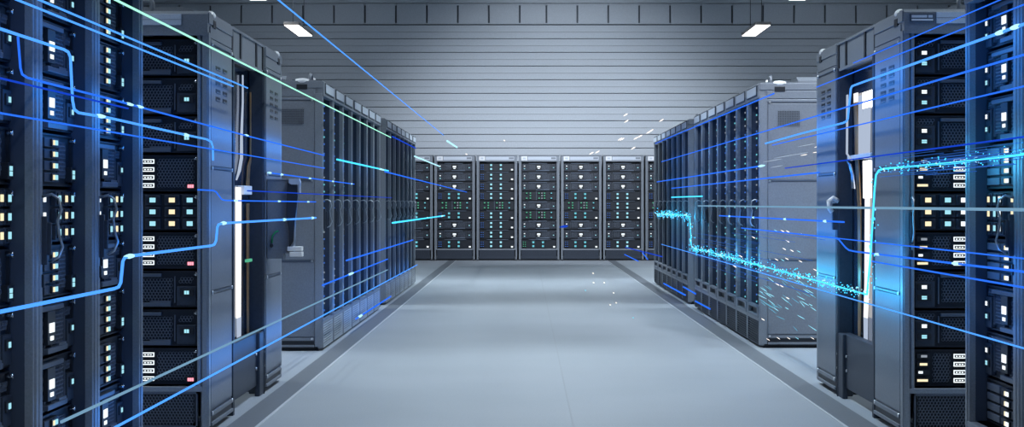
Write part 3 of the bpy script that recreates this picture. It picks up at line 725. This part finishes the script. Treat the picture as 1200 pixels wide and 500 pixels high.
beam('brightest blue light streak rising in two steps across left racks', 'b_light', [(-2, 365.5), (134, 338), (139, 336), (141.5, 331), (144, 306), (146, 302), (151, 300), (247, 287.8), (251, 286.5), (253.2, 282), (254.8, 266), (256, 263), (260, 261.5), (370, 255)], .0052, X=-1.27, beads=[(152, 300), (262, 261.3), (333, 257.2), (366, 255.2)], lamp=BL_*1.2)
beam('pale green-blue light streak slanting low across the left cabinets', 'b_pale', [(72, 494), (454, 316)], .0052, lamp=BL_*.2)
beam('strong blue light streak running lowest along left racks to the far row', 'b_light', [(134, 501), (489, 310)], .0048, lamp=BL_)
beam('short blue light streak low on the far left row', 'b_blue', [(406, 305), (484, 281)], .0068, lamp=BL_*.5)
beam('short blue light streak with one pulse low on the middle left row', 'b_blue', [(378, 334), (454, 303.5)], .0060, beads=[(411, 320.7)], bead_l=.3, lamp=BL_*.5)
beam('short blue light dash over the pale grilles of the left row', 'b_blue', [(417, 373.5), (458, 347)], .0070, beads=[(422, 370.3)], bead_l=.25, lamp=BL_*.5)
beam('cyan light streak ending on the first full far-wall rack', 'b_cyan', [(460, 261), (521, 252.5)], .0095, beads=[(518, 253)], bead_r=1.5, bead_l=.6)
beam('thick pale cyan light dash on the middle left row', 'b_cyan', [(395, 186.7), (455, 200)], .0068, X=-1.37, beads=[(447, 198.3)], bead_r=1.3, bead_l=.5, lamp=BL_*.5)
beam('thin blue light streak reaching from left row to the far-wall racks', 'b_blue', [(451, 201), (547, 225)], .0055, X=-1.08)
beam('green-white light streak descending over the left cabinet tops', 'b_green', [(134, -1), (458, 161)], .0044)
beam('short cyan-white light dash at the far end of left row', 'b_white', [(486, 183), (515, 194.8)], .010)
beam('long light-blue beam crossing the far wall beside the left lamp', 'b_light', [(325, -1), (520, 158.5)], .0048)
beam('short white light dash before the far-wall boards', 'b_white', [(524, 165), (535.5, 172.5)], .014, X=-1.2)
beam('deep blue light streak along the top edge of far left row', 'b_deep', [(460, 160), (487, 173.5)], .008, X=-1.44)
# right side
beam('thin blue light streak, uppermost at the right picture corner', 'b_blue', [(1174, -1), (1000, 73.8)], .0026)
beam('thin blue light streak across the top of right cabinets, second from top', 'b_blue', [(1202, 4.5), (957, 102)], .0030, lamp=BL_*.5)
beam('thick blue light streak dropping at the right containment door', 'b_light', [(1202, 27.5), (1002, 99.5), (998.5, 101), (997, 104), (993.5, 139), (992, 142), (988, 144), (940, 156), (897, 168)], .0056, X=1.69, beads=[(1172, 38), (1190, 31.5)], lamp=BL_)
beam('long blue light streak from right edge to the far right row', 'b_blue', [(1202, 63.5), (775, 189.5)], .0042, lamp=BL_*.7)
beam('thin blue light streak ending on the middle right side panel', 'b_blue', [(1202, 100.5), (905, 170)], .0032, lamp=BL_*.5)
beam('deep blue light streak just above the cyan stream', 'b_deep', [(1202, 160), (920, 197)], .0034, lamp=BL_*.5)
beam('blue light streak along the top edge of right rack rows', 'b_blue', [(768, 168), (907, 109.5)], .0050, lamp=BL_*.3)
beam('blue light streak with glowing tip on the middle right row', 'b_blue', [(770, 213), (894, 194)], .0055, beads=[(892, 194.3)], bead_l=.2, lamp=BL_*.6)
beam('blue light streak just below the glowing-tip streak, right rows', 'b_blue', [(787, 220.5), (960, 202)], .0048, lamp=BL_*.5)
beam('short light-blue dash on the far right row', 'b_cyan', [(787, 231), (823, 229.8)], .0060)
beam('pale level light streak at eye height over right racks', 'b_pale', [(818, 241), (1202, 245.6)], .0058, X=1.69)
beam('beaded blue light streak just below the pale level streak', 'b_blue', [(843, 252.6), (989, 260)], .0048, beads=[(855, 253.2), (883, 254.7), (920, 256.6), (967, 259)], lamp=BL_*.6)
beam('blue light streak with a kink at the right containment door', 'b_blue', [(869, 267), (940, 274.5), (979, 278.6), (983, 280.5), (991, 290), (995, 293), (1002, 294.5), (1202, 318.5)], .0042, beads=[(1028, 297.8), (1120, 308.7)], lamp=BL_)
beam('thin blue light streak splitting from the kinked streak to right edge', 'b_blue', [(981, 279), (1202, 303)], .0028, X=1.66)
beam('thin blue light streak starting low at the right reflection panel', 'b_blue', [(1022, 306), (1202, 337)], .0036, lamp=BL_*.4)
beam('long blue light streak slanting lowest across the right racks', 'b_light', [(775, 286), (1202, 408.5)], .0032, X=1.65, lamp=BL_*.6)
beam('low blue light dash on the far right row skirting', 'b_blue', [(778, 332), (803, 345.6)], .0085)
beam('small blue light dash at the gap between right rows', 'b_blue', [(801, 336), (815, 344)], .0075)
beam('low blue light dash on the middle right row skirting', 'b_blue', [(815, 352.6), (832, 361.8)], .0075)
beam('short blue light dash at foot of right far-wall racks', 'b_blue', [(732, 298), (748, 305.8)], .0065, X=1.5)
beam('faint blue light streak before right far-wall racks', 'b_deep', [(733, 289.6), (776, 300.5)], .0065, X=1.5)
beam('small steep blue light dash before right far-wall racks', 'b_blue', [(753, 296), (759, 303.7)], .0065, X=1.5)

# cyan particle stream on the right
spts = [(1203, 180), (1120, 190.5), (1060, 195.5), (1036, 197.5), (1030, 199.5), (1026.5, 205), (1025, 220), (1020, 300), (1016, 345), (940, 324), (880, 308), (832, 295), (814, 291.2), (811, 289.5), (810, 286), (808.5, 257), (807, 253.6), (803, 252.3), (770, 250.5)]
X = XR-.07
w = [P3(px, py, X) for px, py in spts]; base = w[0]
st = thing('light_stream', 'broad cyan particle stream stepping along the right racks', 'light stream', base)
b = MB(); b.tube([p-base for p in w], .0045, 8); b.build('stream_core', M['b_cyan'], st)
rng = random.Random(11)
def along(t):
    L = [(w[i+1]-w[i]).length for i in range(len(w)-1)]; T = sum(L)*t
    for i, l in enumerate(L):
        if T <= l: return w[i]+(w[i+1]-w[i])*(T/l), (w[i+1]-w[i]).normalized()
        T -= l
    return w[-1], (w[-1]-w[-2]).normalized()
for nm, m, n, spr, sz in (('particles', 'b_white', 260, .010, .004), ('glow_particles', 'b_cyan', 900, .017, .0035)):
    b = MB()
    for k in range(n):
        p, d = along(rng.random())
        s = sz*(.5+rng.random())*(p.y/12)**.6
        dd = spr*(p.y/12)**.5
        c = p-base+Vector((rng.gauss(0, dd), 0, rng.gauss(0, dd)))+d*rng.gauss(0, .01)
        l = s*(1+4*rng.random()*(.6 if abs(d.z) < .8 else .2))
        b.tube([c-d*l, c, c+d*l], [s*.3, s, s*.3], 5)
    o = b.build(nm, M[m], st); o['kind'] = 'stuff'
# wispy fine threads beside the stream
b = MB()
for k in range(46):
    if k < 24:
        px0 = rng.uniform(1030, 1120); py0 = 197-(px0-1030)*.1+rng.gauss(0, 7); L = rng.uniform(50, 140); 
    else:
        px0 = rng.uniform(800, 900); py0 = VY+(px0-VX)*rng.uniform(.12, .34); L = rng.uniform(40, 90)
    px1 = min(1203, px0+L) ; py1 = VY+(py0-VY)*(px1-VX)/(px0-VX)
    b.tube([P3(px0, py0, X-.01)-base, P3(px1, py1, X-.01)-base], .0008+.0006*rng.random(), 5)
o = b.build('threads', M['b_faint'], st); o['kind'] = 'stuff'
ar = []
for (a, c) in ((0, 3), (6, 8), (8, 11), (15, 18)):
    pa, pc = w[a], w[c]; L = (pc-pa).length; d = (pc-pa).normalized(); za = Vector((-1, 0, 0)); ya = za.cross(d)
    ob = area('stream_light', (pa+pc)/2-base, L, .05, 2.2*L, (.05, .55, 1.0), parent=st)
    ob.rotation_euler = Matrix((d, ya, za)).transposed().to_euler()

# ------------------------------------------------------------------ sparks
def spark(px, py, dx, dy, y, wpx, m, label, group):
    """small streak at distance y, (dx, dy) long in the direction it flies"""
    s = y/F
    c = Vector(((px-VX)*s, y, CAMZ+(VY-py)*s)); d = Vector((dx*s, -abs(dx)*s*1.5, -dy*s))
    b = MB(); rr = wpx*s/2
    b.tube([-d*.5, -d*.15, d*.2, d*.5], [rr*.3, rr*.8, rr, rr*.4], 6)
    o = b.build('spark', M[m]); o.location = c
    return tag(o, label, 'spark', group)
G1 = 'sparks before the right end panel'
for (px, py) in [(861, 312), (868, 300), (883, 278), (909, 270), (917, 270.5), (923, 271), (923, 282.5), (919, 291.5), (928, 293.5), (936, 294.5), (910, 304), (917, 304.5), (922, 303), (936, 325), (938, 306), (955, 316), (941, 270+4.5), (892, 342), (923, 349), (922, 361), (894, 374), (900, 397.5), (912, 396), (924, 396), (934, 396), (952, 396), (911, 333), (916, 335), (950, 357)]:
    spark(px, py, 3.4, 2.1, 13.3+.4*rng.random(), 1.0 if py < 390 else .75, rng.choice(('s_warm', 's_warm', 's_cyan')), 'tiny white spark floating before the right end panel', G1)
G2 = 'cyan streaks before the right end panel'
for k in range(46):
    px = rng.uniform(892, 954); py = rng.uniform(318, 388)
    if py > 322+(px-880)*.75+28: py -= 26
    spark(px, py, rng.uniform(4, 9), rng.uniform(3, 7), 13.2+.6*rng.random(), .9, rng.choice(('s_cyan', 's_dim', 's_dim')), 'fine cyan streak raining before the right end panel', G2)
G4 = 'thin streaks under the upper right beams'
for (px, py, l) in [(905, 188, 18), (920, 183, 22), (938, 180, 14), (910, 195, 12), (945, 170, 16), (930, 205.5, 18), (950, 202.5, 14), (957, 172, 4), (942, 181.5, 6), (955, 178.5, 4)]:
    spark(px, py, l, -l*.18, 13.3, .9, 's_warm' if l < 8 else 's_pale', 'thin pale streak on the upper right end panel', G4)
G3 = 'white dashes above the far right racks'
for (px, py) in [(775, 141), (733, 134.5), (734, 142), (763, 153), (760, 155), (745, 162), (750, 159.5), (729, 163), (742, 173.5), (726.5, 163), (700, 178), (693, 179.5), (591, 164.5), (546.5, 180.5)]:
    spark(px, py, 4.5 if px > 600 else 2, -2.5 if px > 600 else 1, 30, 1.3, 's_warm', 'small white dash floating before the far wall boards', G3)
G5 = 'floor sparks'
for (px, py, m) in [(695, 320, 's_warm'), (695.5, 331, 's_warm'), (708, 331, 's_warm'), (715, 357, 's_warm'), (722, 354.5, 's_warm'), (742, 372, 's_cyan'), (719, 343, 's_warm'), (686, 340, 's_cyan')]:
    spark(px, py, 1.6, .6, 1.0*F/((py-VY)/1.09)*.97, 1.5, m, 'tiny spark dot floating over the aisle floor', G5)
spark(660.5, 265.3, 9, -1.5, 34.5, 3.2, 'b_deep', 'small blue glimmer before the middle far-wall racks', None)

# ------------------------------------------------------------------ light, camera, output
wd = bpy.data.worlds.new('World'); S.world = wd; wd.use_nodes = True
bg = wd.node_tree.nodes['Background']; bg.inputs['Color'].default_value = (.35, .55, 1.0, 1); bg.inputs['Strength'].default_value = .0
cam = bpy.data.cameras.new('Camera'); co = bpy.data.objects.new('Camera', cam); C.objects.link(co)
co.location = (0, 0, CAMZ); co.rotation_euler = (PI/2, 0, 0)
cam.sensor_width = 36; cam.lens = F/1200*36; cam.sensor_fit = 'HORIZONTAL'
cam.shift_x = (600-VX)/1200; cam.shift_y = -(250-VY)/1200
cam.clip_end = 200
S.camera = co
S.view_settings.view_transform = 'Standard'; S.view_settings.look = 'None'; S.view_settings.gamma = 1.0
S.view_settings.use_curve_mapping = False; S.view_settings.exposure = 0.0
cy = S.cycles
cy.use_denoising = True
try: cy.denoiser = 'OPENIMAGEDENOISE'
except Exception: pass
cy.max_bounces = 6; cy.diffuse_bounces = 3; cy.glossy_bounces = 3; cy.sample_clamp_indirect = 4.0
cy.caustics_reflective = False; cy.caustics_refractive = False
